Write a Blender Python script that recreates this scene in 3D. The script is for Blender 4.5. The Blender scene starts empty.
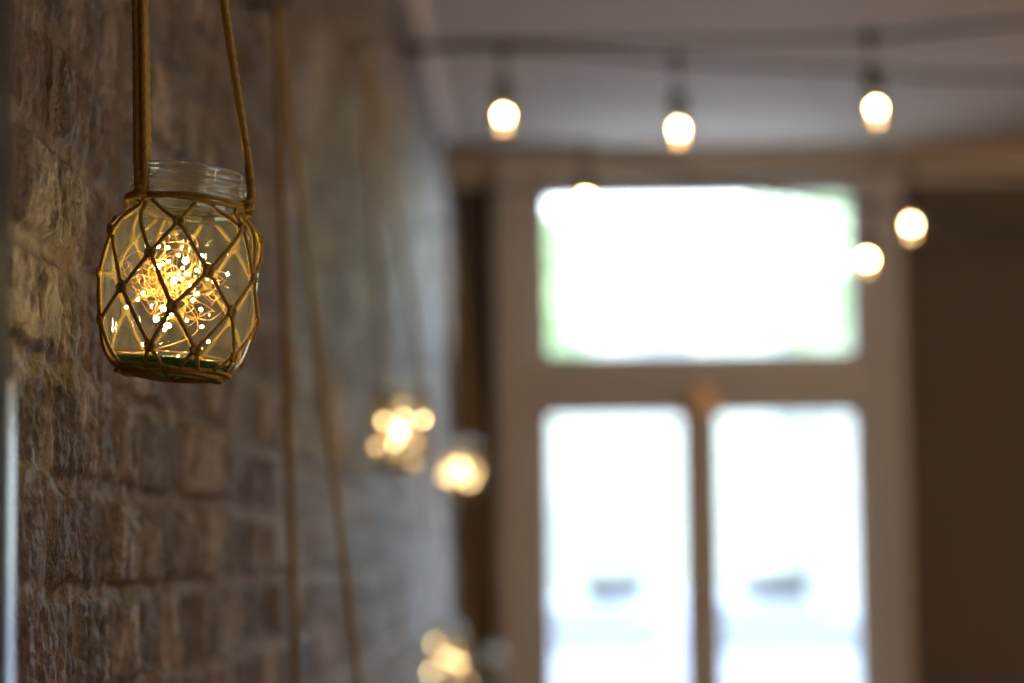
import bpy, bmesh, math, random
import numpy as np
from mathutils import Vector, Matrix

random.seed(7)
S = bpy.context.scene
COL = S.collection
PI = math.pi
R = math.radians
CZ = 1.55                      # eye height of the camera
WALL = -0.284                  # face of the brick wall
FAR = 7.3                      # window wall
CEIL = 2.79

# ------------------------------------------------------------------ helpers
def link(o, parent=None):
    COL.objects.link(o)
    if parent is not None:
        o.parent = parent
    return o

def mesh_obj(name, verts, faces, mat, parent=None, smooth=True):
    me = bpy.data.meshes.new(name)
    me.from_pydata([tuple(v) for v in verts], [], faces)
    me.update()
    if smooth:
        me.polygons.foreach_set('use_smooth', [True] * len(me.polygons))
    if mat:
        me.materials.append(mat)
    return link(bpy.data.objects.new(name, me), parent)

def bm_obj(name, bm, mat, parent=None, smooth=False):
    me = bpy.data.meshes.new(name)
    bmesh.ops.recalc_face_normals(bm, faces=bm.faces)
    bm.to_mesh(me); bm.free()
    if smooth:
        me.polygons.foreach_set('use_smooth', [True] * len(me.polygons))
    if mat:
        me.materials.append(mat)
    return link(bpy.data.objects.new(name, me), parent)

def box(bm, x0, x1, y0, y1, z0, z1, bevel=0.0):
    vs = [bm.verts.new((x, y, z)) for z in (z0, z1) for y in (y0, y1) for x in (x0, x1)]
    fs = [bm.faces.new([vs[i] for i in f]) for f in
          ((0, 2, 3, 1), (4, 5, 7, 6), (0, 1, 5, 4), (2, 6, 7, 3), (0, 4, 6, 2), (1, 3, 7, 5))]
    if bevel:
        es = list({e for f in fs for e in f.edges})
        bmesh.ops.bevel(bm, geom=es, offset=bevel, segments=2, affect='EDGES', profile=.5)

class MB:
    """collects verts and faces of one mesh"""
    def __init__(s): s.v = []; s.f = []
    def add(s, v, f):
        o = len(s.v); s.v += [tuple(a) for a in v]; s.f += [tuple(i + o for i in q) for q in f]
    def build(s, name, mat, parent=None, smooth=True): return mesh_obj(name, s.v, s.f, mat, parent, smooth)

def lathe(prof, n=64, close=False):
    v = []; f = []
    for (r, h) in prof:
        for k in range(n):
            a = 2 * PI * k / n
            v.append((r * math.sin(a), -r * math.cos(a), h))
    m = len(prof)
    for i in range(m - (0 if close else 1)):
        j = (i + 1) % m
        for k in range(n):
            q = (k + 1) % n
            f.append((i * n + k, i * n + q, j * n + q, j * n + k))
    return v, f

def catmull(pts, sub=6):
    P = [Vector(p) for p in pts]
    P = [P[0] * 2 - P[1]] + P + [P[-1] * 2 - P[-2]]
    out = []
    for i in range(1, len(P) - 2):
        a, b, c, d = P[i - 1:i + 3]
        for k in range(sub):
            t = k / sub
            out.append(.5 * ((2 * b) + (c - a) * t + (2 * a - 5 * b + 4 * c - d) * t * t + (3 * b - a - 3 * c + d) * t ** 3))
    out.append(P[-2])
    return out

def resample(pts, step):
    out = [pts[0]]; acc = 0
    for a, b in zip(pts, pts[1:]):
        L = (b - a).length
        if L < 1e-9: continue
        while acc + L >= step:
            t = (step - acc) / L
            a = a.lerp(b, t); out.append(a); L = (b - a).length; acc = 0
        acc += L
    out.append(pts[-1])
    return out

def tube(pts, r, sides=8, twist=0.0, lobes=0, amp=.14, cap=True):
    """sweeps a circle (or a lobed rope section) along pts"""
    n = len(pts); v = []; f = []
    T = [(pts[min(i + 1, n - 1)] - pts[max(i - 1, 0)]) for i in range(n)]
    T = [t.normalized() if t.length > 1e-9 else Vector((0, 0, 1)) for t in T]
    N = T[0].orthogonal().normalized(); s = 0
    for i in range(n):
        if i: s += (pts[i] - pts[i - 1]).length
        N = (N - T[i] * N.dot(T[i])); N = N.normalized() if N.length > 1e-6 else T[i].orthogonal().normalized()
        B = T[i].cross(N)
        for k in range(sides):
            a = 2 * PI * k / sides
            rr = r * (1 + amp * math.cos(lobes * a - twist * s)) if lobes else r
            v.append(pts[i] + (N * math.cos(a) + B * math.sin(a)) * rr)
    for i in range(n - 1):
        for k in range(sides):
            q = (k + 1) % sides
            f.append((i * sides + k, i * sides + q, (i + 1) * sides + q, (i + 1) * sides + k))
    if cap:
        f.append(tuple(range(sides - 1, -1, -1))); f.append(tuple((n - 1) * sides + k for k in range(sides)))
    return v, f

def empty(name, loc=(0, 0, 0), rot=(0, 0, 0), parent=None):
    o = bpy.data.objects.new(name, None); o.empty_display_size = .05
    o.location = loc; o.rotation_euler = rot
    return link(o, parent)

def tag(o, label, cat, group=None, kind=None):
    o['label'] = label; o['category'] = cat
    if group: o['group'] = group
    if kind: o['kind'] = kind
    return o

def struct(o): o['kind'] = 'structure'; return o

# ------------------------------------------------------------------ materials
def new_mat(name):
    m = bpy.data.materials.new(name); m.use_nodes = True
    nt = m.node_tree; nt.nodes.clear()
    out = nt.nodes.new('ShaderNodeOutputMaterial')
    return m, nt, out

def N(nt, t, **kw):
    n = nt.nodes.new(t)
    for k, val in kw.items():
        if k in n.inputs: n.inputs[k].default_value = val
        else: setattr(n, k, val)
    return n

def principled(name, color, rough=.5, metal=0, noise=None, bump=None, spec=.5, trans=0):
    m, nt, out = new_mat(name)
    p = N(nt, 'ShaderNodeBsdfPrincipled')
    p.inputs['Roughness'].default_value = rough; p.inputs['Metallic'].default_value = metal
    p.inputs['Base Color'].default_value = (*color, 1)
    p.inputs['Specular IOR Level'].default_value = spec
    nt.links.new(p.outputs[0], out.inputs[0])
    tc = N(nt, 'ShaderNodeTexCoord')
    if noise:
        sc, amt = noise
        nz = N(nt, 'ShaderNodeTexNoise', Scale=sc, Detail=5.0)
        nt.links.new(tc.outputs['Object'], nz.inputs['Vector'])
        mx = N(nt, 'ShaderNodeMix', data_type='RGBA')
        mx.inputs['A'].default_value = (*[c * (1 - amt) for c in color], 1)
        mx.inputs['B'].default_value = (*[min(1, c * (1 + amt)) for c in color], 1)
        nt.links.new(nz.outputs['Fac'], mx.inputs['Factor'])
        nt.links.new(mx.outputs['Result'], p.inputs['Base Color'])
    if bump:
        sc, st = bump
        nz = N(nt, 'ShaderNodeTexNoise', Scale=sc, Detail=4.0)
        nt.links.new(tc.outputs['Object'], nz.inputs['Vector'])
        b = N(nt, 'ShaderNodeBump', Strength=st, Distance=.002)
        nt.links.new(nz.outputs['Fac'], b.inputs['Height']); nt.links.new(b.outputs[0], p.inputs['Normal'])
    return m

def emission(name, color, strength):
    m, nt, out = new_mat(name)
    e = N(nt, 'ShaderNodeEmission', Strength=strength); e.inputs['Color'].default_value = (*color, 1)
    nt.links.new(e.outputs[0], out.inputs[0])
    return m

def thin_glass(name, tint=(.96, .98, .95), ior=1.5, rough=.015, wob=0.0, gain=1.0, refr=0.0, haze=0.0):
    m, nt, out = new_mat(name)
    t = N(nt, 'ShaderNodeBsdfTransparent'); t.inputs['Color'].default_value = (*tint, 1)
    g = N(nt, 'ShaderNodeBsdfGlossy'); g.inputs['Roughness'].default_value = rough
    lw = N(nt, 'ShaderNodeLayerWeight', Blend=.5)
    pw = N(nt, 'ShaderNodeMath', operation='POWER'); pw.inputs[1].default_value = 4.2
    nt.links.new(lw.outputs['Facing'], pw.inputs[0])
    f0 = ((ior - 1) / (ior + 1)) ** 2
    ma = N(nt, 'ShaderNodeMath', operation='MULTIPLY_ADD'); ma.use_clamp = True
    ma.inputs[1].default_value = (1 - f0) * gain; ma.inputs[2].default_value = f0
    nt.links.new(pw.outputs[0], ma.inputs[0]); fac = ma.outputs[0]
    mx = N(nt, 'ShaderNodeMixShader')
    nt.links.new(fac, mx.inputs['Fac'])
    nt.links.new(t.outputs[0], mx.inputs[1]); nt.links.new(g.outputs[0], mx.inputs[2])
    sh = mx.outputs[0]
    if refr:
        gl = N(nt, 'ShaderNodeBsdfGlass', IOR=1.46, Roughness=0.0); gl.inputs['Color'].default_value = (.97, .985, .965, 1)
        m2 = N(nt, 'ShaderNodeMixShader'); m2.inputs[0].default_value = refr
        nt.links.new(sh, m2.inputs[1]); nt.links.new(gl.outputs[0], m2.inputs[2]); sh = m2.outputs[0]
    if haze:  # glow haze of the fairy lights put into the glass as a translucent share
        tl = N(nt, 'ShaderNodeBsdfTranslucent'); tl.inputs['Color'].default_value = (.86, .88, .80, 1)
        m3 = N(nt, 'ShaderNodeMixShader'); m3.inputs[0].default_value = haze
        nt.links.new(sh, m3.inputs[1]); nt.links.new(tl.outputs[0], m3.inputs[2]); sh = m3.outputs[0]
    nt.links.new(sh, out.inputs[0])
    if wob:
        tc = N(nt, 'ShaderNodeTexCoord')
        nz = N(nt, 'ShaderNodeTexNoise', Scale=45.0, Detail=2.0)
        nt.links.new(tc.outputs['Object'], nz.inputs['Vector'])
        b = N(nt, 'ShaderNodeBump', Strength=wob, Distance=.002)
        nt.links.new(nz.outputs['Fac'], b.inputs['Height'])
        nt.links.new(b.outputs[0], g.inputs['Normal'])
    return m

M = {}
M['ceiling'] = principled('ceiling_paint', (.565, .475, .385), .8, noise=(3, .06), bump=(60, .1))
M['paint'] = principled('window_paint', (.50, .46, .42), .42, noise=(4, .06), bump=(30, .08))
M['dark_wall'] = principled('dark_wall_paint', (.10, .076, .056), .75, noise=(5, .12), bump=(80, .1))
M['plain_wall'] = principled('plain_wall_paint', (.42, .37, .32), .8, noise=(3, .08))
M['floor'] = principled('floor_wood', (.20, .12, .07), .45, noise=(8, .25))
M['rope'] = principled('jute_rope', (.42, .285, .085), .8, noise=(260, .32), bump=(900, .5), spec=.2)
M['glass'] = thin_glass('jar_glass', (.965, .98, .955), 1.6, .012, .12, haze=.02)
M['glass_rim'] = thin_glass('jar_neck_glass', (.93, .95, .92), 1.7, .02, .15, refr=.7, haze=.02)
M['glass_inner'] = thin_glass('jar_inner_glass', (.975, .985, .965), 1.22, .03, .12, gain=.5, haze=.012)
M['base_glass'] = thin_glass('jar_base_glass', (.16, .36, .22), 1.5, .03, .3)
M['copper'] = principled('copper_wire', (.85, .50, .18), .35, 1.0)
M['led'] = emission('led_glow', (1.0, .70, .26), 68)
M['led_mid'] = emission('led_glow_far', (1.0, .66, .30), 9)
M['led_dim'] = emission('led_glow_dim', (1.0, .62, .28), 2.5)
M['filament'] = emission('filament_glow', (1.0, .72, .36), 40)
M['reflection_low'] = emission('filament_reflection_glow', (1.0, .60, .28), 3.5)  # dim glow imitating the reflection below the filament
M['bulb_glass'] = thin_glass('bulb_glass', (1.0, .90, .72), 1.4, .05)
M['rubber'] = principled('black_rubber', (.012, .011, .010), .6)
M['steel'] = principled('dark_steel', (.018, .018, .019), .4, 0, bump=(40, .05), spec=.08)
M['steel_bright'] = principled('bright_steel', (.36, .38, .41), .2, 1.0)
M['mirror'] = principled('mirror_silver', (.85, .86, .86), .02, 1.0)
M['amber_glint'] = principled('amber_glint_metal', (.90, .42, .12), .4, 1.0)  # orange metal chosen to imitate a warm reflection
M['pane'] = thin_glass('window_glass', (.97, .985, .97), 1.45, .0)

# ------------------------------------------------------------------ brick wall
def vnoise(x, y, seed=0):
    xi = np.floor(x).astype(np.int64); yi = np.floor(y).astype(np.int64)
    fx = x - xi; fy = y - yi
    fx = fx * fx * fx * (fx * (fx * 6 - 15) + 10); fy = fy * fy * fy * (fy * (fy * 6 - 15) + 10)
    def h(a, b):
        n = (a * 374761393 + b * 668265263 + seed * 974634777) & 0x7fffffff
        n = ((n ^ (n >> 13)) * 1274126177) & 0x7fffffff
        n = (n ^ (n >> 16)) & 0xffff
        return n / 65535.0
    return ((h(xi, yi) * (1 - fx) + h(xi + 1, yi) * fx) * (1 - fy) + (h(xi, yi + 1) * (1 - fx) + h(xi + 1, yi + 1) * fx) * fy) * 2 - 1

def fbm(x, y, seed, oct=4):
    a = 1.0; s = 0; t = 0
    for o in range(oct):
        s = s + a * vnoise(x, y, seed + o * 17); t += a; a *= .55; x = x * 2.03 + 11.3; y = y * 2.03 + 5.7
    return s / t

def hash2(a, b, seed):
    n = (a * 73856093 + b * 19349663 + seed * 83492791) & 0x7fffffff
    n = ((n ^ (n >> 13)) * 1274126177) & 0x7fffffff
    n = (n ^ (n >> 16)) & 0xffff
    return n / 65535.0

def sstep(a, b, x):
    t = np.clip((x - a) / (b - a), 0, 1); return t * t * (3 - 2 * t)

def brick_wall():
    ug = np.concatenate([np.arange(-4, .9, .06), np.arange(.9, 2.6, .0034), np.arange(2.6, FAR + .10, .015)])
    vg = np.concatenate([np.arange(-.02, 1.0, .016), np.arange(1.0, 2.15, .0024), np.arange(2.15, CEIL + .02, .014)])
    U, V = np.meshgrid(ug, vg, indexing='ij')
    CH, BL = .0655, .196
    Vw = V + .006 * fbm(U * 3.0, V * 1.5, 5, 2) + .003 * fbm(U * 14, V * 9, 8, 2)
    row = np.floor((Vw - .028) / CH).astype(np.int64)
    fv = (Vw - .028) - row * CH
    off = (row % 2) * .5 + .22 * (hash2(row, row * 0 + 3, 1) - .5)
    Uw = U + .007 * fbm(U * 5, V * 14, 9, 2)
    cu = (Uw + .06) / BL + off
    col = np.floor(cu).astype(np.int64)
    fu = (cu - col) * BL
    # some bricks are laid as two headers
    split = hash2(row, col, 21) > .55
    half = BL * (.42 + .16 * hash2(row, col, 22))
    col2 = np.where(split & (fu > half), col * 2 + 1, col * 2)
    fu2 = np.where(split, np.where(fu > half, fu - half, fu), fu)
    ln = np.where(split, np.where(fu > half, BL - half, half), BL)
    jv = .0036 + .0016 * hash2(row, col2, 3); ju = .003
    d = np.minimum(np.minimum(fv - jv, CH - fv - jv), np.minimum(fu2 - ju, ln - fu2 - ju))
    d = d + .0026 * fbm(U * 60, V * 60, 31, 3) + .0022 * fbm(U * 22, V * 22, 35, 2)
    prof = sstep(-.0015, .006, d)
    r1 = hash2(row, col2, 11); r2 = hash2(row, col2, 12); r3 = hash2(row, col2, 13)
    rough = fbm(U * 26, V * 18, 41, 4)
    drag = fbm(U * 75, V * 26, 51, 4)
    pits = sstep(.28, .62, fbm(U * 55, V * 24, 61, 3))
    face = (r1 - .5) * .008 + (r2 - .5) * .07 * (fu2 - ln / 2) + (r3 - .5) * .022 * (fv - CH / 2) + rough * .0021 + drag * .0026 + .0016 * fbm(U * 150, V * 150, 55, 2) - pits * .0052
    fill = sstep(.05, .5, fbm(U * 7, V * 9, 71, 3))
    mort = -.0046 + .0046 * fill + .0035 * fbm(U * 60, V * 60, 81, 4)
    hgt = mort * (1 - prof) + face * prof
    hgt = hgt + .006 * fbm(U * 1.3, V * 1.7, 91, 2)
    nu, nv = U.shape
    co = np.empty((nu, nv, 3), np.float32)
    co[..., 0] = WALL + hgt - .004; co[..., 1] = U; co[..., 2] = V
    me = bpy.data.meshes.new('wall_left')
    idx = np.arange(nu * nv).reshape(nu, nv)
    q = np.stack([idx[:-1, :-1], idx[:-1, 1:], idx[1:, 1:], idx[1:, :-1]], -1).reshape(-1, 4)[:, ::-1]
    nf = len(q)
    me.vertices.add(nu * nv); me.vertices.foreach_set('co', co.reshape(-1))
    me.loops.add(nf * 4); me.loops.foreach_set('vertex_index', q.reshape(-1).astype(np.int32))
    me.polygons.add(nf)
    me.polygons.foreach_set('loop_start', np.arange(0, nf * 4, 4, dtype=np.int32))
    me.polygons.foreach_set('use_smooth', np.ones(nf, bool))
    me.update(calc_edges=True); me.validate()
    for nm, arr in (('brick_face', prof), ('brick_tint', r1), ('brick_wear', r2), ('pit', pits)):
        at = me.attributes.new(nm, 'FLOAT', 'POINT'); at.data.foreach_set('value', arr.reshape(-1).astype(np.float32))
    # material
    m, nt, out = new_mat('old_brick')
    L = nt.links.new
    p = N(nt, 'ShaderNodeBsdfPrincipled'); p.inputs['Roughness'].default_value = .44
    p.inputs['Specular IOR Level'].default_value = .48
    L(p.outputs[0], out.inputs[0])
    tc = N(nt, 'ShaderNodeTexCoord')
    def att(n): a = N(nt, 'ShaderNodeAttribute'); a.attribute_name = n; return a.outputs['Fac']
    def noise(sc, det=4, stretch=None):
        mp = N(nt, 'ShaderNodeMapping'); L(tc.outputs['Object'], mp.inputs['Vector'])
        if stretch: mp.inputs['Scale'].default_value = stretch
        z = N(nt, 'ShaderNodeTexNoise', Scale=float(sc), Detail=float(det), Roughness=.62)
        L(mp.outputs[0], z.inputs['Vector']); return z.outputs['Fac']
    def ramp(src, stops):
        r = N(nt, 'ShaderNodeValToRGB'); e = r.color_ramp.elements
        while len(e) > 1: e.remove(e[0])
        e[0].position = stops[0][0]; e[0].color = (*stops[0][1], 1)
        for ps, c in stops[1:]:
            x = e.new(ps); x.color = (*c, 1)
        L(src, r.inputs[0]); return r.outputs[0]
    def mixc(f, a, b, mode='MIX'):
        x = N(nt, 'ShaderNodeMix', data_type='RGBA', blend_type=mode)
        if isinstance(f, float): x.inputs['Factor'].default_value = f
        else: L(f, x.inputs['Factor'])
        for s_, q_ in (('A', a), ('B', b)):
            if isinstance(q_, tuple): x.inputs[s_].default_value = (*q_, 1)
            else: L(q_, x.inputs[s_])
        return x.outputs['Result']
    def mul(a, b):
        x = N(nt, 'ShaderNodeMath', operation='MULTIPLY'); x.use_clamp = True
        for i, q_ in enumerate((a, b)):
            if isinstance(q_, float): x.inputs[i].default_value = q_
            else: L(q_, x.inputs[i])
        return x.outputs[0]
    base = ramp(att('brick_tint'), [(0, (.030, .022, .018)), (.15, (.080, .043, .030)), (.32, (.105, .045, .028)), (.48, (.055, .039, .030)), (.64, (.125, .066, .044)), (.80, (.10, .083, .070)), (.88, (.20, .165, .14)), (1, (.36, .31, .265))])
    mott = ramp(noise(38, 6), [(.32, (.35, .32, .30)), (.5, (.85, .85, .85)), (.68, (1.6, 1.55, 1.5))])
    c = mixc(.85, base, mott, 'MULTIPLY')
    grain = ramp(noise(110, 8, (1, 1, .7)), [(.38, (.18, .16, .14)), (.50, (.75, .74, .73)), (.62, (1.75, 1.7, 1.65))])
    c = mixc(.62, c, grain, 'MULTIPLY')
    speck = ramp(noise(330, 5), [(.36, (.35, .33, .31)), (.5, (.9, .9, .9)), (.64, (1.6, 1.58, 1.55))])
    c = mixc(.85, c, speck, 'MULTIPLY')
    white = ramp(noise(16, 7, (1, 1, .7)), [(.50, (0, 0, 0)), (.565, (1, 1, 1))])
    c = mixc(mul(mul(white, att('brick_wear')), .9), c, (.40, .355, .31))
    soot = ramp(noise(24, 6, (1, 1, .4)), [(.53, (0, 0, 0)), (.60, (1, 1, 1))])
    c = mixc(mul(soot, .7), c, (.028, .022, .018))
    c = mixc(mul(att('pit'), .6), c, (.035, .026, .02))
    mort_c = mixc(noise(30, 5), (.080, .057, .037), (.19, .138, .09))
    c = mixc(att('brick_face'), mort_c, c)
    c = mixc(1.0, c, (.80, .755, .72), 'MULTIPLY')
    L(c, p.inputs['Base Color'])
    b1 = N(nt, 'ShaderNodeBump', Strength=.9, Distance=.004); L(noise(210, 6), b1.inputs['Height'])
    L(b1.outputs[0], p.inputs['Normal'])
    me.materials.append(m)
    return struct(link(bpy.data.objects.new('wall_left', me)))
brick_wall()

# ------------------------------------------------------------------ room shell
RX = 4.2; BK = -4.0
bm = bmesh.new(); box(bm, -.6, RX + .3, BK - .3, FAR + .25, -.12, 0); struct(bm_obj('floor', bm, M['floor']))
bm = bmesh.new(); box(bm, -.6, RX + .3, BK - .3, FAR + .25, CEIL, CEIL + .15); struct(bm_obj('ceiling', bm, M['ceiling']))
bm = bmesh.new(); box(bm, RX, RX + .2, BK, FAR + .2, 0, CEIL); struct(bm_obj('wall_right', bm, M['plain_wall']))
bm = bmesh.new(); box(bm, -.6, RX + .2, BK - .2, BK, 0, CEIL); struct(bm_obj('wall_front', bm, M['plain_wall']))
bm = bmesh.new(); box(bm, -.6, -.36, BK, FAR + .2, 0, CEIL); struct(bm_obj('wall_outer', bm, M['plain_wall']))
# window wall, with the opening of the window left free
OX0, OX1, OZ0, OZ1 = -.14, 1.05, .86, CEIL - .005
bm = bmesh.new()
box(bm, -.6, OX0, FAR, FAR + .2, 0, CEIL); box(bm, OX1, RX + .2, FAR, FAR + .2, 0, CEIL)
box(bm, OX0, OX1, FAR, FAR + .2, 0, OZ0)
struct(bm_obj('wall_back', bm, M['dark_wall']))
# coving under the ceiling (quarter round), along the brick wall and over the window wall
def cove(name, a, b, inward, size=.06, drop=.06):
    a = Vector(a); b = Vector(b); i = Vector(inward); up = Vector((0, 0, 1)); prof = [(0, 0), (size, 0)]
    for k in range(9):
        t = k / 8 * PI / 2
        prof.append((size * (1 - math.sin(t)) * .9 + .004, -drop * (1 - math.cos(t)) ))
    prof.append((0, -drop))
    v = [p + i * q[0] + up * q[1] for p in (a, b) for q in prof]
    n = len(prof); f = [(k, (k + 1) % n, n + (k + 1) % n, n + k) for k in range(n)] + [tuple(range(n)), tuple(range(2 * n - 1, n - 1, -1))]
    return struct(mesh_obj(name, v, f, M['ceiling'], smooth=False))
cove('trim_1', (WALL - .03, BK, CEIL), (WALL - .03, FAR, CEIL), (1, 0, 0), .055, .15)
cove('trim_2', (OX1 + .02, FAR, CEIL), (RX, FAR, CEIL), (0, -1, 0), .11, .108)
cove('trim_3', (WALL, FAR, CEIL), (OX0 - .02, FAR, CEIL), (0, -1, 0), .11, .108)

# ------------------------------------------------------------------ window
win = struct(empty('window_1', (OX0, FAR, OZ0)))
def wpart(name, boxes, mat, bevel=.004, parent=win):
    bm = bmesh.new()
    for b in boxes: box(bm, *b, bevel)
    o = bm_obj(name, bm, mat, parent)
    if parent is win: o.matrix_parent_inverse = Matrix.Translation(win.location).inverted()
    return o
Z = lambda z: CZ + z
TX0, TX1 = .006, .918          # clear glass left and right
T1, T0, P1 = Z(1.098), Z(.620), Z(.434)
P0 = OZ0 + .10
ya, yb = FAR - .035, FAR + .09
wpart('window_frame', [(OX0, TX0 - .038, ya, yb, OZ0, OZ1), (TX1 + .038, OX1, ya, yb, OZ0, OZ1),
                       (TX0 - .038, TX1 + .038, ya, yb, T1 + .03, OZ1), (TX0 - .038, TX1 + .038, ya, yb, OZ0, P0 - .03)], M['paint'], .006)
wpart('architrave', [(OX0 - .02, OX0 + .03, FAR - .06, FAR - .0, OZ0 - .05, OZ1), (OX1 - .03, OX1 + .02, FAR - .06, FAR - .0, OZ0 - .05, OZ1)], M['paint'], .01)
wpart('transom_bar', [(TX0 - .038, TX1 + .038, ya + .005, yb, P1 + .03, T0 - .03)], M['paint'])
MX0, MX1 = .418, .496
wpart('mullion', [(MX0, MX1, ya + .02, yb, P0 - .03, P1 + .04)], M['paint'])
def sash(name, x0, x1, z0, z1, w):
    return wpart(name, [(x0 - w, x0, ya + .03, yb - .03, z0 - w, z1 + w), (x1, x1 + w, ya + .03, yb - .03, z0 - w, z1 + w),
                        (x0, x1, ya + .03, yb - .03, z1, z1 + w), (x0, x1, ya + .03, yb - .03, z0 - w, z0)], M['paint'], .003)
def pane(x0, x1, z0, z1, parent):
    o = wpart('window_pane', [(x0, x1, FAR + .03, FAR + .034, z0, z1)], M['pane'], 0, parent)
    o.matrix_parent_inverse = Matrix.Translation(win.location).inverted() @ Matrix.Identity(4)
    o.matrix_parent_inverse = Matrix.Identity(4)
    return o
s = sash('transom_sash', TX0, TX1, T0, T1, .0385); pane(TX0, TX1, T0, T1, s)
s = sash('casement_sash', TX0, (MX0 - .018), P0, P1, .0385); pane(TX0, (MX0 - .018), P0, P1, s)
s = sash('casement_sash', MX1 + .018, TX1, P0, P1, .0385); pane(MX1 + .018, TX1, P0, P1, s)
wpart('window_sill', [(OX0 - .05, OX1 + .05, FAR - .16, FAR + .0, OZ0 - .04, OZ0)], M['paint'], .008)
kv, kf = lathe([(.0, 0), (.012, 0), (.010, .012), (.018, .020), (.024, .032), (.020, .045), (.010, .052), (0, .053)], 20)
k = mesh_obj('glint_knob', kv, kf, M['amber_glint'], win)  # added knob standing in for an amber bulb reflection on the mullion
k.matrix_parent_inverse = Matrix.Translation(win.location).inverted()
k.location = (.463, ya + .005, Z(.474)); k.rotation_euler = (PI / 2, 0, 0); k.scale = (1.6, 1.6, 1.2)

# ------------------------------------------------------------------ steel-framed mirror whose edge shows at the left
mir = tag(empty('wall_mirror', (WALL + .0135, .861, CZ), (0, 0, R(-1.2))), 'dark steel mirror frame edge, out of focus beside the near bricks', 'mirror')
def mpart(name, boxes, mat, bevel=.002):
    bm = bmesh.new()
    for b in boxes: box(bm, *b, bevel)
    return bm_obj(name, bm, mat, mir)
mpart('mirror_frame', [(0, .020, .205, .235, -.8, .8), (0, .020, -.235, -.205, -.8, .8), (0, .020, -.205, .205, .77, .8), (0, .020, -.205, .205, -.8, -.77)], M['steel'], .002)
tr = mpart('window_glint_strip', [(-.004, 0, 0, .017, -.8, .085)], M['steel_bright'], .0008)  # added wedge, turned so its face catches the window as a bright line
tr.location = (.0205, .234, 0); tr.rotation_euler = (0, 0, R(4.2)); tr['label'] = 'added steel strip on the lower part, angled to reflect the window'
mpart('mirror_glass', [(.002, .008, -.205, .205, -.77, .77)], M['mirror'], 0)

# ------------------------------------------------------------------ jar
SP = .00060386
PROF = [(0, 0), (30, .4), (46, 2.8), (58, 8), (66, 16.5), (71, 26), (74.5, 38), (76.5, 52), (77.5, 68), (77.5, 100), (77, 122), (75, 140), (71.5, 150), (66, 157), (60, 162), (57, 165)]
NECK = [(57, 165), (57, 176), (57.4, 181), (59.6, 183.5), (59.6, 185.5), (57.2, 188.5), (57.2, 191), (59.6, 193.5), (59.6, 195.5), (57.2, 198.5), (57, 203), (58.3, 205.5), (57.8, 208.4), (55.5, 209.6), (53.4, 208.8), (52.6, 205), (52.6, 168), (54, 163.8), (56, 162.8)]
def prad(h):
    h = h / SP
    pts = PROF[2:] + [(57, 200)]
    if h <= 2.8: return 46 * SP
    for (r0, h0), (r1, h1) in zip(pts, pts[1:]):
        if h0 <= h <= h1: return (r0 + (r1 - r0) * (h - h0) / max(h1 - h0, 1e-6)) * SP
    return 57 * SP
def smooth_prof(p, sub=4): return [(q.x, q.y) for q in catmull([(a, b, 0) for a, b in p], sub)]

def make_jar():
    root = empty('glass_jar')
    outer = [(max(r, 0) * SP, h * SP) for r, h in smooth_prof(PROF, 4)]
    v, f = lathe(outer, 96); b = mesh_obj('jar_body', v, f, M['glass'], root)
    inner = [(max(r - (4.2 if h > 20 else 4), 0) * SP, (h + 7 * max(0, 1 - h / 24)) * SP) for r, h in smooth_prof(PROF, 4)]
    v, f = lathe(inner, 96); mesh_obj('inner_surface', v, [q[::-1] for q in f], M['glass_inner'], b)
    v, f = lathe([(r * SP, h * SP) for r, h in smooth_prof(NECK + NECK[:1], 3)], 96); mesh_obj('threaded_neck', v, f, M['glass_rim'], root)
    # thick green-tinted base and the moulded rings in it
    v, f = lathe([(0, 2.5), (44, 4), (53, 8), (60, 13.5), (61, 15), (56, 13.5), (40, 10.5), (0, 10)], 64)
    mesh_obj('jar_base', [(x * SP, y * SP, z * SP) for x, y, z in v], f, M['base_glass'], root)
    return root

# net knots: (angle from the viewer's side, height) measured on the jar
R0 = [-80, -38, 20, 66, 120, 165, 212, 250]
R1 = [(-37, .1045), (4, .0892), (57, .0905), (102, .088), (147, .086), (190, .084), (230, .085), (262, .092)]
R2 = [(-14, .0690), (28, .0612), (71, .0615), (124, .062), (168, .063), (211, .062), (248, .061), (304, .0825)]
R3 = [(-34, .0477), (5.6, .0379), (49.6, .0394), (92, .037), (146, .040), (190, .040), (230, .040), (284, .0580)]
R4 = [(-9, .0141), (26, .0142), (63, .0140), (118, .014), (168, .013), (211, .013), (250, .013), (301, .0285)]
CR = .00125
def surf(th, h, off=CR):
    r = prad(h) + off; a = R(th)
    return Vector((r * math.sin(a), -r * math.cos(a), h))
def lace(a, b, n=10, sag=0.0):
    (t0, h0), (t1, h1) = a, b
    if t1 - t0 > 180: t1 -= 360
    if t0 - t1 > 180: t1 += 360
    pts = []
    for k in range(n + 1):
        s_ = k / n; e = math.sin(s_ * PI)
        pts.append(surf(t0 + (t1 - t0) * s_, h0 + (h1 - h0) * s_ + sag * e, CR + .0002 + .0006 * (1 - e)))
    return pts
def rope(mb, pts, r=CR, sides=9, step=.0011):
    v, f = tube(resample(pts, step), r, sides, twist=1150 * .0018 / r, lobes=3, amp=.13); mb.add(v, f)

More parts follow.
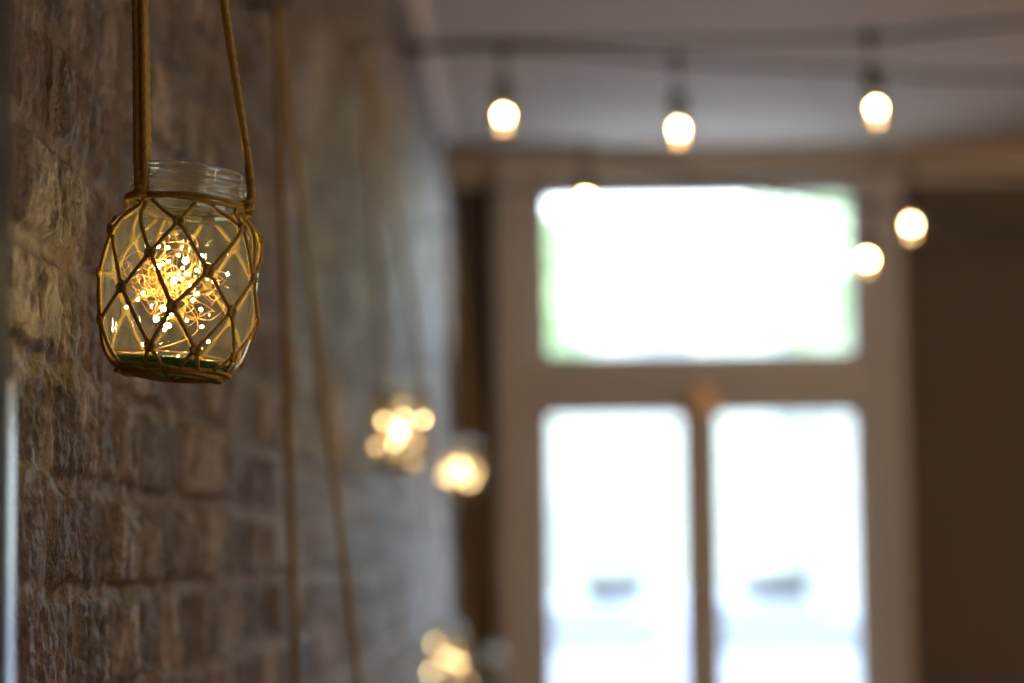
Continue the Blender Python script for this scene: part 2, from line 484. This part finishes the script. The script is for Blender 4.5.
def knot_mesh():
    mb = MB()
    for ax, tw in ((0, 0), (1, .6)):
        pts = []
        for k in range(41):
            t = k / 40 * 2 * PI
            p = Vector((math.cos(t) * .0022, math.sin(2 * t) * .0008, math.sin(t) * .0023))
            p.rotate(Matrix.Rotation(PI / 2 * ax + tw, 3, 'Y')); pts.append(p + Vector((0, -.0006, 0)))
        v, f = tube(pts, .0014, 7, twist=2200, lobes=3, amp=.13, cap=False); mb.add(v, f)
    me = bpy.data.meshes.new('knot'); me.from_pydata([tuple(q) for q in mb.v], [], mb.f); me.update()
    me.polygons.foreach_set('use_smooth', [True] * len(me.polygons)); me.materials.append(M['rope'])
    return me
KNOT = knot_mesh()

def net_mb():
    mb = MB(); n = 8
    for i in range(n):
        for th in (R0[i], R0[(i + 1) % n]):
            rope(mb, lace((th, .1068), R1[i], sag=.0012 if i == 2 else 0))
        rope(mb, lace(R1[i], R2[i])); rope(mb, lace(R1[i], R2[i - 1]))
        rope(mb, lace(R2[i], R3[i])); rope(mb, lace(R2[i], R3[(i + 1) % n]))
        rope(mb, lace(R3[i], R4[i])); rope(mb, lace(R3[i], R4[i - 1]))
        t, h = R4[i]
        for dt in (-11, 10):
            rope(mb, lace((t, h), (t + dt, .0018), 8))
            e0 = surf(t + dt, .0018); rope(mb, [e0, Vector((e0.x * .7, e0.y * .7, -.0012)), Vector((e0.x * .35, e0.y * .35, -.0022)), Vector((e0.x * .05, e0.y * .05, -.0026))])
    rope(mb, lace((76, .1068), R2[2], 14, .002))
    rope(mb, lace((-150, .1068), R2[5], 12))
    return mb
def ring_mb(loops):
    mb = MB()
    for (r, h, a, ph) in loops:
        pts = []
        for k in range(97):
            t = 2 * PI * k / 96
            rr = r + a * math.sin(3 * t + ph) + a * .6 * math.sin(7 * t + 2 * ph)
            pts.append(Vector((rr * math.sin(t), -rr * math.cos(t), h + a * .7 * math.sin(5 * t + ph))))
        rope(mb, pts)
    return mb
ANCH = [(-38, .1075), (78, .1075), (225, .1075)]

NETME = net_mb().build('net', M['rope']); RINGME = ring_mb([(.0367, .1068, .0005, 0), (.0372, .1040, .0006, 2)]).build('neck_ring', M['rope'])
BASEME = ring_mb([(.0325, .0012, .0008, 0), (.0298, -.0002, .0008, 1.5), (.0350, .0034, .0008, 3)]).build('base_ring', M['rope'])

def make_hanger(mw, hook, knots, first=False):
    """mw: matrix of the jar it holds; hook: where the cords meet, world"""
    root = empty('rope_hanger'); root.matrix_world = mw
    inv = mw.inverted(); hk = inv @ Vector(hook)
    parts = []
    for src, nm in ((NETME, 'net'), (RINGME, 'neck_ring'), (BASEME, 'base_ring')):
        o = src if first else src.copy()
        if not first: COL.objects.link(o)
        o.parent = root; parts.append(o)
    if knots:
        for row in (R1, R2, R3, R4):
            for (t, h) in row:
                o = bpy.data.objects.new('knot', KNOT); link(o, parts[0])
                o.location = surf(t, h, CR + .0006); o.rotation_euler = (0, 0, R(t)); o.scale = (1.0, .9, random.uniform(.95, 1.2))
    def strand(th, h, dxy, r, up):
        a = R(th); p0 = Vector((.0375 * math.sin(a), -.0375 * math.cos(a), h - .004))
        p1 = Vector((.0392 * math.sin(a), -.0392 * math.cos(a), h + .012)) + Vector((dxy[0], dxy[1], 0))
        p9 = hk + Vector((dxy[0] * .6, dxy[1] * .6, 0))
        n = 8
        pts = [p0] + [p1.lerp(p9, k / n) for k in range(n + 1)]
        mb = MB(); rope(mb, catmull(pts, 6), r, 9, .0018 if up else .004)
        return mb.build('cord', M['rope'], root)
    strand(ANCH[0][0], ANCH[0][1], (-.0028, -.001), .0023, first)
    strand(ANCH[0][0], ANCH[0][1], (.0016, -.002), .0023, first)
    strand(ANCH[2][0], ANCH[2][1], (-.0030, .001), .0026, first)
    strand(ANCH[1][0], ANCH[1][1], (0, 0), .0026, first)
    # wrapped knots that bind the cords to the neck ring
    for (th, h), hh, rr in zip(ANCH, (.019, .008, .012), (.0032, .0030, .0032)):
        a = R(th); c = Vector((.0385 * math.sin(a), -.0385 * math.cos(a), h - .006)); mb = MB(); pts = []
        turns = max(2, int(hh / .0033))
        for k in range(turns * 12 + 1):
            t = k / 12 * 2 * PI; s_ = k / (turns * 12)
            pts.append(c + Vector((rr * math.cos(t), rr * math.sin(t) * .8, hh * s_)))
        rope(mb, pts, .0017)
        mb.build('wrapped_knot', M['rope'], root)
    # loop over the hook
    pts = [hk + Vector((.004 * math.cos(t) , .007 * math.sin(t), .006 - .010 * math.cos(t))) for t in [2 * PI * k / 24 for k in range(25)]]
    mb = MB(); rope(mb, pts, .0028, 8, .002); mb.build('loop', M['rope'], root)
    return root

def wall_hook(p, label):
    """iron hook driven into the wall at the height of p"""
    root = tag(empty('wall_hook', p), label, 'hook', 'hooks in the brick wall')
    dx = p[0] - WALL
    pts = [Vector((-dx - .015, 0, .012)), Vector((-dx * .4, 0, .012)), Vector((0, 0, .008)), Vector((.010, 0, .014)), Vector((.013, 0, .026))]
    v, f = tube(catmull(pts, 5), .003, 8); mesh_obj('hook_shank', v, f, M['rubber'], root)
    v, f = lathe([(0, 0), (.012, 0), (.012, .003), (0, .004)], 16)
    o = mesh_obj('hook_plate', v, f, M['rubber'], root); o.location = (-dx + .002, 0, .012); o.rotation_euler = (0, PI / 2, 0)
    return root

# --- fairy lights: a tangle of copper wire with glowing beads
def bead_mesh(r, mat, name='led_bead'):
    v, f = lathe([(0, -r * 1.15), (r * .6, -r * .85), (r, -.1 * r), (r * .85, r * .7), (r * .4, r * 1.25), (0, r * 1.45)], 10)
    me = bpy.data.meshes.new(name); me.from_pydata(v, [], f); me.update()
    me.polygons.foreach_set('use_smooth', [True] * len(f)); me.materials.append(mat); return me
BEAD = bead_mesh(.0016, M['led'])
BEAD_S = bead_mesh(.00085, M['led'])
BEAD_FAR = bead_mesh(.0042, M['led_mid'])
BEAD_DIM = bead_mesh(.0042, M['led_dim'])

def fairy(beads, wires, wr, seed, cen=(-.004, 0, .055), spread=(.019, .018, .0195), lead=True):
    rnd = random.Random(seed)
    root = empty('fairy_lights'); c = Vector(cen)
    mb = MB()
    for w in range(wires):
        p = c + Vector([rnd.gauss(0, .6) * s_ for s_ in spread]); d = Vector([rnd.gauss(0, 1) for _ in range(3)]).normalized()
        pts = [p.copy()]
        for k in range(26):
            d = (d + Vector([rnd.gauss(0, .75) for _ in range(3)])).normalized()
            back = c - p; d = (d + Vector((back[0] / spread[0], back[1] / spread[1], back[2] / spread[2])) * .38).normalized()
            p = p + d * .0085
            r_ = math.hypot(p.x, p.y)
            if r_ > .040: p.x *= .040 / r_; p.y *= .040 / r_
            p.z = max(.0115, min(.098, p.z)); pts.append(p.copy())
        v, f = tube(catmull(pts, 4), wr, 5); mb.add(v, f)
    if lead:
        pts = [c, Vector((.012, .01, .03)), Vector((-.02, .012, .014)), Vector((-.034, -.004, .0125)), Vector((-.01, -.03, .0125)), Vector((.022, -.022, .0125)), Vector((.03, .008, .0125)), Vector((.0, .028, .0125))]
        v, f = tube(catmull(pts, 8), wr * 1.4, 6); mb.add(v, f)
    mb.build('copper_wire', M['copper'], root)
    for (p, me) in beads:
        o = link(bpy.data.objects.new('led_bead', me), root); o.location = p
        o.rotation_euler = (rnd.uniform(0, 3), rnd.uniform(0, 3), 0)
    return root

# ---- the jar in focus
TILT = R(5.5)
J1 = Matrix.Translation((-.2287, 1.46, CZ + .1136)) @ Matrix.Rotation(TILT, 4, 'Y')
jar = make_jar(); jar.matrix_world = J1
tag(jar, 'clear glass jar in sharp focus, wrapped in knotted rope netting', 'jar', 'glass jars hung along the brick wall')
HOOK1 = (-.2548, 1.46, CZ + .744)
h1 = make_hanger(J1, HOOK1, True, True)
tag(h1, 'knotted jute rope net hanger around the sharp jar, its cords running up out of view', 'rope hanger', 'rope hangers')
wall_hook(HOOK1, 'iron hook high above the sharp jar, holding its cords')
LED = [(-.0137, .0771), (-.0098, .0779), (.0027, .0702), (.0089, .066), (-.0044, .0591), (-.0175, .0737), (-.0215, .0431), (-.0141, .0348), (-.0071, .0396), (-.0031, .0295), (.0037, .0359), (.0116, .051), (.0269, .0659), (-.0309, .0393), (-.0226, .0493), (-.0124, .0643), (.0034, .0632), (-.0013, .0675), (.0158, .0315), (-.0068, .0359), (-.0036, .0744), (.0089, .0543)]
rnd = random.Random(3); beads = []
big = {2, 4, 7, 9, 15, 8}
for i, (x, z) in enumerate(LED):
    beads.append((Vector((x, rnd.uniform(-.018, .016), z)), BEAD if i in big else BEAD_S))
for k in range(12):
    beads.append((Vector((rnd.gauss(-.004, .012), rnd.uniform(-.01, .022), rnd.gauss(.055, .013))), BEAD_S))
f1 = fairy(beads, 13, .00025, 5); f1.matrix_world = J1
tag(f1, 'tangle of warm fairy lights on copper wire inside the sharp jar', 'fairy lights', 'fairy lights in the jars')

# ---- the jars further along the wall
def copy_tree(o, parent=None):
    c = o.copy(); COL.objects.link(c)
    if parent is not None: c.parent = parent
    for ch in list(o.children): copy_tree(ch, c)
    return c
def dist_beads(c, Y, lst):
    """bead offsets in the jar's own frame: (right, up) from jar base, in metres"""
    rr = random.Random(int(Y * 100)); out = []
    for (x, z, me) in lst: out.append((Vector((x, rr.uniform(-.02, .02), z)), me))
    return out
def hung_jar(base, hook, jl, hl, fl, kl, lights=None, seed=1, tilt=TILT, rz=0):
    mw = Matrix.Translation(base) @ Matrix.Rotation(tilt, 4, 'Y') @ Matrix.Rotation(rz, 4, 'Z')
    j = copy_tree(jar); j.matrix_world = mw; j['label'] = jl
    h = make_hanger(mw, hook, False); tag(h, hl, 'rope hanger', 'rope hangers')
    wall_hook(hook, kl)
    if lights:
        f = fairy(dist_beads(base, base[1], lights), 6, .0004, seed); f.matrix_world = mw
        tag(f, fl, 'fairy lights', 'fairy lights in the jars')
F_, D_ = BEAD_FAR, BEAD_DIM
# second hanger: its jar hangs just under the lower edge of the photograph
hung_jar((-.226, 2.31, CZ - .275), (-.259, 2.31, CZ + .53),
         'glass jar hung low on long cords, next along the wall from the sharp jar',
         'blurred rope hanger of two long cords just right of the sharp jar', 'warm fairy lights in the low jar next to the sharp one',
         'iron hook holding the two long cords just right of the sharp jar',
         [(-.01, .06, D_), (.012, .05, D_), (0, .035, D_), (.015, .07, D_), (-.018, .045, D_)], 11)
hung_jar((-.2235, 3.5, CZ + .131), (-.262, 3.5, CZ + .74),
         'blurred glass jar against the bricks, left of the two jars at mid height',
         'blurred rope hanger of the left jar of the mid-height pair', 'spread-out warm fairy lights, left of the mid-height pair',
         'iron hook above the left jar of the mid-height pair',
         [(-.021, .071, F_), (.006, .079, F_), (0, .060, F_), (.002, .055, F_), (-.003, .040, F_), (-.002, .050, F_), (.004, .062, F_), (.035, .077, F_), (.027, .013, D_), (-.030, .033, D_), (.025, .044, D_), (.003, .098, D_), (.010, .056, D_)], 12)
hung_jar((-.2128, 5.6, CZ + .155), (-.258, 5.6, CZ + .76),
         'blurred glass jar overlapping the dark strip by the window, mid height',
         'blurred rope hanger of the right jar of the mid-height pair', 'dense yellow clump of fairy lights, right of the mid-height pair',
         'iron hook above the right jar of the mid-height pair',
         [(0, .055, F_), (.006, .060, F_), (-.006, .05, F_), (.002, .045, F_), (.012, .05, F_), (-.01, .062, F_), (-.004, .066, F_), (.010, .040, F_), (.03, .07, D_), (-.030, .038, F_), (.032, .034, F_), (-.030, .066, D_), (.038, .052, F_), (.024, .028, F_), (-.016, .034, F_), (-.022, .052, F_), (.018, .066, D_), (0, .078, D_)], 13)
hung_jar((-.2255, 5.07, CZ - .255), (-.262, 5.07, CZ + .40),
         'blurred glass jar at the bottom edge of the picture, beside the bricks',
         'blurred rope hanger of the lit jar at the bottom edge', 'warm fairy lights in the jar at the bottom edge',
         'iron hook above the lit jar at the bottom edge',
         [(-.024, .082, F_), (.020, .072, D_), (.030, .044, F_), (.024, .05, F_), (.008, .055, F_), (-.026, .022, F_), (-.01, .035, D_), (.022, .03, D_), (.05, .01, D_)], 14)
hung_jar((-.166, 6.2, CZ - .345), (-.245, 6.2, CZ + .86),
         'unlit bluish glass jar at the bottom edge, right of the lit one',
         'blurred slanting rope hanger before the dark strip by the window', '',
         'iron hook of the slanting cords beside the dark strip by the window', None, 15)

# ------------------------------------------------------------------ festoon lights
def bulb_thing(p, lean, label, first=None):
    if first is None:
        root = empty('festoon_bulb')
        v, f = lathe([(0, .014), (.012, .014), (.0145, .010), (.0145, -.010), (.006, -.014), (.0042, -.016), (.0042, -.062), (.014, -.066), (.018, -.074), (.0185, -.104), (.014, -.108), (0, -.108)], 24)
        mesh_obj('socket', v, f, M['rubber'], root)
        v, f = lathe([(.0125, -.106), (.0135, -.112), (.019, -.124), (.0235, -.140), (.024, -.152), (.0215, -.166), (.015, -.177), (.007, -.1825), (0, -.1835)], 32)
        mesh_obj('bulb_glass', v, f, M['bulb_glass'], root)
        def ell(name, z, rx, rz, mat):
            v, f = lathe([(rx * math.cos(t), rz * math.sin(t)) for t in [-PI / 2 + PI * k / 10 for k in range(11)]], 16)
            o = mesh_obj(name, v, f, mat, root); o.location = (0, 0, z); return o
        ell('filament', -.139, .0078, .0085, M['filament']); ell('filament_reflection', -.160, .0075, .008, M['reflection_low'])  # lower ellipsoid glows in place of the filament's reflection in the bulb
        v, f = lathe([(.0, -.105), (.003, -.106), (.0025, -.128), (0, -.131)], 10); mesh_obj('filament_stem', v, f, M['steel'], root)
    else:
        root = copy_tree(first)
    root.location = p; root.rotation_euler = lean
    return tag(root, label, 'light bulb', 'festoon bulbs')
def cable(name, pts, label):
    v, f = tube(catmull([Vector(p) for p in pts], 12), .0058, 8)
    return tag(mesh_obj(name, v, f, M['rubber']), label, 'cable', 'festoon cables')
b1 = (-.0825, 4.8, Z(1.030)); b2 = (.2660, 4.8, Z(.998)); b3 = (.628, 4.6, Z(.998))
b4 = (.1033, 6.2, Z(1.068)); b5 = (.8815, 5.8, Z(.936)); b6 = (.8400, 6.3, Z(.915))
B0 = bulb_thing(b1, (0, 0, 0), 'glowing festoon bulb closest to the brick wall, on the front cables')
bulb_thing(b2, (0, R(-1), 0), 'glowing festoon bulb hanging highest above the window middle', B0)
bulb_thing(b3, (0, R(-4), .2), 'glowing festoon bulb leaning to one side, topmost at the right', B0)
bulb_thing(b4, (0, 0, .1), 'festoon bulb melting into the bright top edge of the transom window', B0)
bulb_thing(b5, (0, 0, .3), 'glowing festoon bulb against the edge of the dark wall, right of the window', B0)
bulb_thing(b6, (0, 0, .2), 'glowing festoon bulb overlapping the right jamb of the transom window', B0)
cable('festoon_cable', [(WALL - .01, 4.95, Z(1.06)), b1, (.10, 4.8, Z(1.016)), b2, (.62, 4.82, Z(.980)), (.96, 4.85, Z(.966)), (2.4, 4.9, Z(.98)), (RX + .02, 5.0, Z(1.12))], 'dark cable carrying the two festoon bulbs nearest the brick wall')
cable('festoon_cable', [(WALL - .01, 4.92, Z(1.065)), (.1, 4.75, Z(1.028)), b3, (.883, 4.45, Z(.990)), (2.2, 4.1, Z(1.02)), (RX + .02, 4.0, Z(1.15))], 'dark cable carrying the leaning festoon bulb')
cable('festoon_cable', [(WALL - .01, 6.4, Z(1.10)), b4, (.5, 6.25, Z(.96)), b6, (1.6, 6.4, Z(.87)), (RX + .02, 6.6, Z(1.1))], 'faint dark cable strung across before the top of the window')
cable('festoon_cable', [(WALL - .01, 6.9, Z(1.07)), (.3, 6.6, Z(1.02)), b5, (1.6, 5.4, Z(.88)), (RX + .02, 4.6, Z(1.1))], 'faint dark cable of the bulb against the dark wall')

# ------------------------------------------------------------------ outside
M['road'] = principled('asphalt', (.30, .31, .33), .7, noise=(3, .15))
M['kerb'] = principled('paving', (.55, .54, .52), .8, noise=(4, .1))
M['render'] = principled('pale_render', (.36, .375, .34), .85, noise=(.6, .06))
M['house_dark'] = principled('shop_front', (.25, .27, .28), .4)
M['car_white'] = principled('white_car_paint', (.21, .235, .275), .3)
M['car_silver'] = principled('silver_car_paint', (.50, .54, .60), .25, .4)
M['car_glass'] = principled('car_window', (.085, .092, .10), .08)
M['pale_pane'] = principled('window_sky_reflection', (.25, .26, .25), .4)  # pale colour imitates sky reflected in the building's panes
M['leaf'] = principled('leaves', (.34, .46, .22), .6, noise=(3, .4))
M['bark'] = principled('bark', (.12, .085, .06), .9, noise=(10, .3))
bm = bmesh.new(); box(bm, -30, 30, FAR + 3.2, 60, -.12, 0.0); struct(bm_obj('road', bm, M['road']))
bm = bmesh.new(); box(bm, -30, 30, FAR + .2, FAR + 3.2, -.12, 0.08); struct(bm_obj('pavement', bm, M['kerb']))

def car(x, y, rz, mat, label):
    root = tag(empty('car', (x, y, 0), (0, 0, rz)), label, 'car', 'cars parked outside')
    # side profile as cross-sections along the length: (x, half width, z low, z belt, half width at roof, z roof)
    sec = [(-2.12, .62, .42, .70, .60, .72), (-2.05, .78, .30, .82, .70, .86), (-1.6, .86, .24, .98, .74, 1.02), (-1.1, .88, .22, 1.06, .70, 1.24), (-.7, .88, .22, 1.09, .64, 1.42),
           (0, .88, .22, 1.09, .65, 1.47), (.7, .88, .22, 1.09, .64, 1.43), (1.3, .88, .22, 1.07, .66, 1.27), (1.75, .87, .24, .94, .72, 1.0), (2.0, .82, .28, .88, .72, .92), (2.1, .70, .40, .72, .66, .76)]
    v = []; f = []
    for (sx, w, zl, zb, wr, zr) in sec:
        v += [(sx, -w * .92, zl), (sx, -w, (zl + zb) / 2), (sx, -w * .97, zb), (sx, -wr, zr - .03 * (zr > 1)), (sx, -wr * .6, zr), (sx, wr * .6, zr), (sx, wr, zr - .03 * (zr > 1)), (sx, w * .97, zb), (sx, w, (zl + zb) / 2), (sx, w * .92, zl)]
    n = 10
    for i in range(len(sec) - 1):
        for k_ in range(n): f.append((i * n + k_, i * n + (k_ + 1) % n, (i + 1) * n + (k_ + 1) % n, (i + 1) * n + k_))
    f += [tuple(range(n)), tuple(range((len(sec)) * n - 1, (len(sec) - 1) * n - 1, -1))]
    body = mesh_obj('car_body', v, f, mat, root)
    for s_ in (-1, 1):
        for (xa, xb, ta, tb) in ((-1.28, -.12, -.72, -.10), (-.02, 1.22, 0, .78)):
            pts = [(xa, s_ * .862, 1.12), (xb, s_ * .862, 1.12), (tb, s_ * .672, 1.36), (ta, s_ * .672, 1.36)]
            v = [Vector(q) for q in pts] + [Vector(q) + Vector((0, s_ * .012, .004)) for q in pts]
            mesh_obj('side_window', v, [(0, 1, 2, 3), (7, 6, 5, 4), (0, 4, 5, 1), (1, 5, 6, 2), (2, 6, 7, 3), (3, 7, 4, 0)], M['car_glass'], root, False)
        for wx in (-1.35, 1.35):
            v, f = lathe([(0, -.09), (.20, -.09), (.30, -.085), (.32, -.05), (.32, .05), (.30, .085), (.20, .09), (0, .09)], 24)
            o = mesh_obj('wheel', v, f, M['rubber'], root); o.location = (wx, s_ * .80, .32); o.rotation_euler = (PI / 2, 0, 0)
    return root
c1 = car(.75, 14.5, 0, M['car_white'], 'pale parked car with roof bars, seen blurred through both lower panes')
c1.scale = (1, 1, .94)
for bx in (-.38, .57):
    bm = bmesh.new(); box(bm, bx - .20, bx + .20, -.70, .70, 1.495, 1.55, .02)
    for s_ in (-1, 1): box(bm, bx - .16, bx + .16, s_ * .58 - .05, s_ * .58 + .05, 1.40, 1.51, .01)
    bm_obj('roof_bar', bm, M['rubber'], c1)

def house(x0, x1, y, h, label):
    root = tag(empty('building', ((x0 + x1) / 2, y, 0)), label, 'building', 'buildings across the road')
    w = (x1 - x0) / 2
    bm = bmesh.new(); box(bm, -w, w, 0, 6, 0, h, .03); bm_obj('building_wall', bm, M['render'], root)
    bm = bmesh.new(); box(bm, -w - .15, w + .15, -.25, 6.2, h, h + .25, .03); bm_obj('parapet', bm, M['kerb'], root)
    n = max(2, int(w * 2 / 2.6))
    for k_ in range(n):
        cx = -w + (k_ + .5) * 2 * w / n
        bm = bmesh.new(); box(bm, cx - .5, cx + .5, -.05, .05, 3.4, 5.0, .01); wf = bm_obj('building_window', bm, M['kerb'], root)
        bm = bmesh.new(); box(bm, cx - .42, cx + .42, -.06, -.04, 3.48, 4.92); bm_obj('building_pane', bm, M['pale_pane'], wf)
    return root
house(-9, 3.2, 34, 6.2, 'pale rendered building across the road, left behind the panes')
house(3.4, 14, 36, 5.4, 'pale rendered building across the road, right behind the panes')

def tree(x, y, h, rad, seed, label):
    rr = random.Random(seed); root = tag(empty('street_tree', (x, y, 0)), label, 'tree', 'trees across the road')
    pts = [Vector((0, 0, 0)), Vector((.05, 0, h * .25)), Vector((-.05, .05, h * .5)), Vector((.05, 0, h * .72))]
    v, f = tube(catmull(pts, 5), .14, 10); mb = MB(); mb.add(v, f)
    for k_ in range(6):
        a = rr.uniform(0, 2 * PI); b = Vector((math.cos(a) * rad * .6, math.sin(a) * rad * .6, h * rr.uniform(.6, .85)))
        v, f = tube(catmull([Vector((0, 0, h * rr.uniform(.35, .5))), b * .5 + Vector((0, 0, h * .28)), b], 4), .05, 7); mb.add(v, f)
    mb.build('trunk', M['bark'], root)
    mb = MB()
    for k_ in range(2600):
        d = Vector([rr.gauss(0, 1) for _ in range(3)]).normalized() * rad * rr.uniform(.35, 1) ** .6
        p = Vector((d.x, d.y, h * .72 + d.z * .8)); t = Vector([rr.gauss(0, 1) for _ in range(3)]).normalized(); u = t.orthogonal().normalized(); w = t.cross(u)
        s_ = rr.uniform(.10, .22)
        mb.add([p - u * s_, p + w * s_ * .45 + t * .03, p + u * s_, p - w * s_ * .45 + t * .03], [(0, 1, 2, 3)])
    mb.build('foliage', M['leaf'], root, False)
    return root
tree(4.6, 26, 7.2, 2.6, 4, 'leafy green tree across the road, right in the transom pane')
tree(-1.6, 30, 6.6, 2.2, 5, 'leafy green tree across the road, left in the transom pane')

# ------------------------------------------------------------------ light
w = bpy.data.worlds.new('sky'); S.world = w; w.use_nodes = True
nt = w.node_tree; nt.nodes.clear()
out = nt.nodes.new('ShaderNodeOutputWorld'); bg = nt.nodes.new('ShaderNodeBackground')
tc = nt.nodes.new('ShaderNodeTexCoord'); sep = nt.nodes.new('ShaderNodeSeparateXYZ'); cr = nt.nodes.new('ShaderNodeValToRGB')
nt.links.new(tc.outputs['Generated'], sep.inputs[0]); nt.links.new(sep.outputs['Z'], cr.inputs[0])
cr.color_ramp.elements[0].color = (.88, .94, 1, 1); cr.color_ramp.elements[1].color = (.50, .68, 1, 1); cr.color_ramp.elements[1].position = .7
nt.links.new(cr.outputs[0], bg.inputs[0]); bg.inputs[1].default_value = 4.5
nt.links.new(bg.outputs[0], out.inputs[0])

def light(name, typ, loc, rot, energy, color, **kw):
    d = bpy.data.lights.new(name, typ); d.energy = energy; d.color = color
    for k_, q in kw.items(): setattr(d, k_, q)
    o = bpy.data.objects.new(name, d); o.location = loc; o.rotation_euler = rot
    return link(o)
light('sun', 'SUN', (0, -10, 20), (R(38), 0, R(-25)), 3.0, (1, .95, .86), angle=.01)
d = light('window_daylight_portal', 'AREA', (.47, FAR + .12, 1.9), (R(-90), 0, 0), 1, (1, 1, 1), shape='RECTANGLE', size=1.25, size_y=1.8)
d.data.cycles.is_portal = True
WARM = (1, .76, .53)
for i, (x, y, e) in enumerate([(3.4, .8, 14), (3.0, 3.6, 36), (2.9, -1.8, 8)]):  # unseen warm point lights, added to brighten the ceiling and window wall
    light('warm_fill', 'POINT', (x, y, 2.25), (0, 0, 0), e, WARM, shadow_soft_size=.12)

# ------------------------------------------------------------------ camera
cd = bpy.data.cameras.new('camera'); cam = link(bpy.data.objects.new('camera', cd))
cd.sensor_width = 36; cd.lens = 85; cd.clip_start = .02; cd.clip_end = 300
yaw, pitch, roll = R(.84273), R(5.17299), R(.6)
f = Vector((-math.sin(yaw) * math.cos(pitch), math.cos(yaw) * math.cos(pitch), math.sin(pitch)))
r = f.cross(Vector((0, 0, 1))).normalized(); u = r.cross(f)
c_, s_ = math.cos(roll), math.sin(roll)
r2 = r * c_ - u * s_; u2 = r * s_ + u * c_
cam.matrix_world = Matrix(((r2.x, u2.x, -f.x, 0), (r2.y, u2.y, -f.y, 0), (r2.z, u2.z, -f.z, CZ), (0, 0, 0, 1)))
cd.dof.use_dof = True; cd.dof.focus_distance = 1.43; cd.dof.aperture_fstop = 3.7; cd.dof.aperture_blades = 0
S.camera = cam

S.view_settings.view_transform = 'Standard'; S.view_settings.look = 'None'
S.view_settings.gamma = 1; S.view_settings.use_curve_mapping = False; S.view_settings.exposure = 1.5
cy = S.cycles
cy.max_bounces = 14; cy.diffuse_bounces = 5; cy.glossy_bounces = 6; cy.transmission_bounces = 12; cy.transparent_max_bounces = 48
cy.sample_clamp_indirect = 4; cy.caustics_reflective = False; cy.caustics_refractive = False
cy.use_denoising = True; cy.use_adaptive_sampling = False
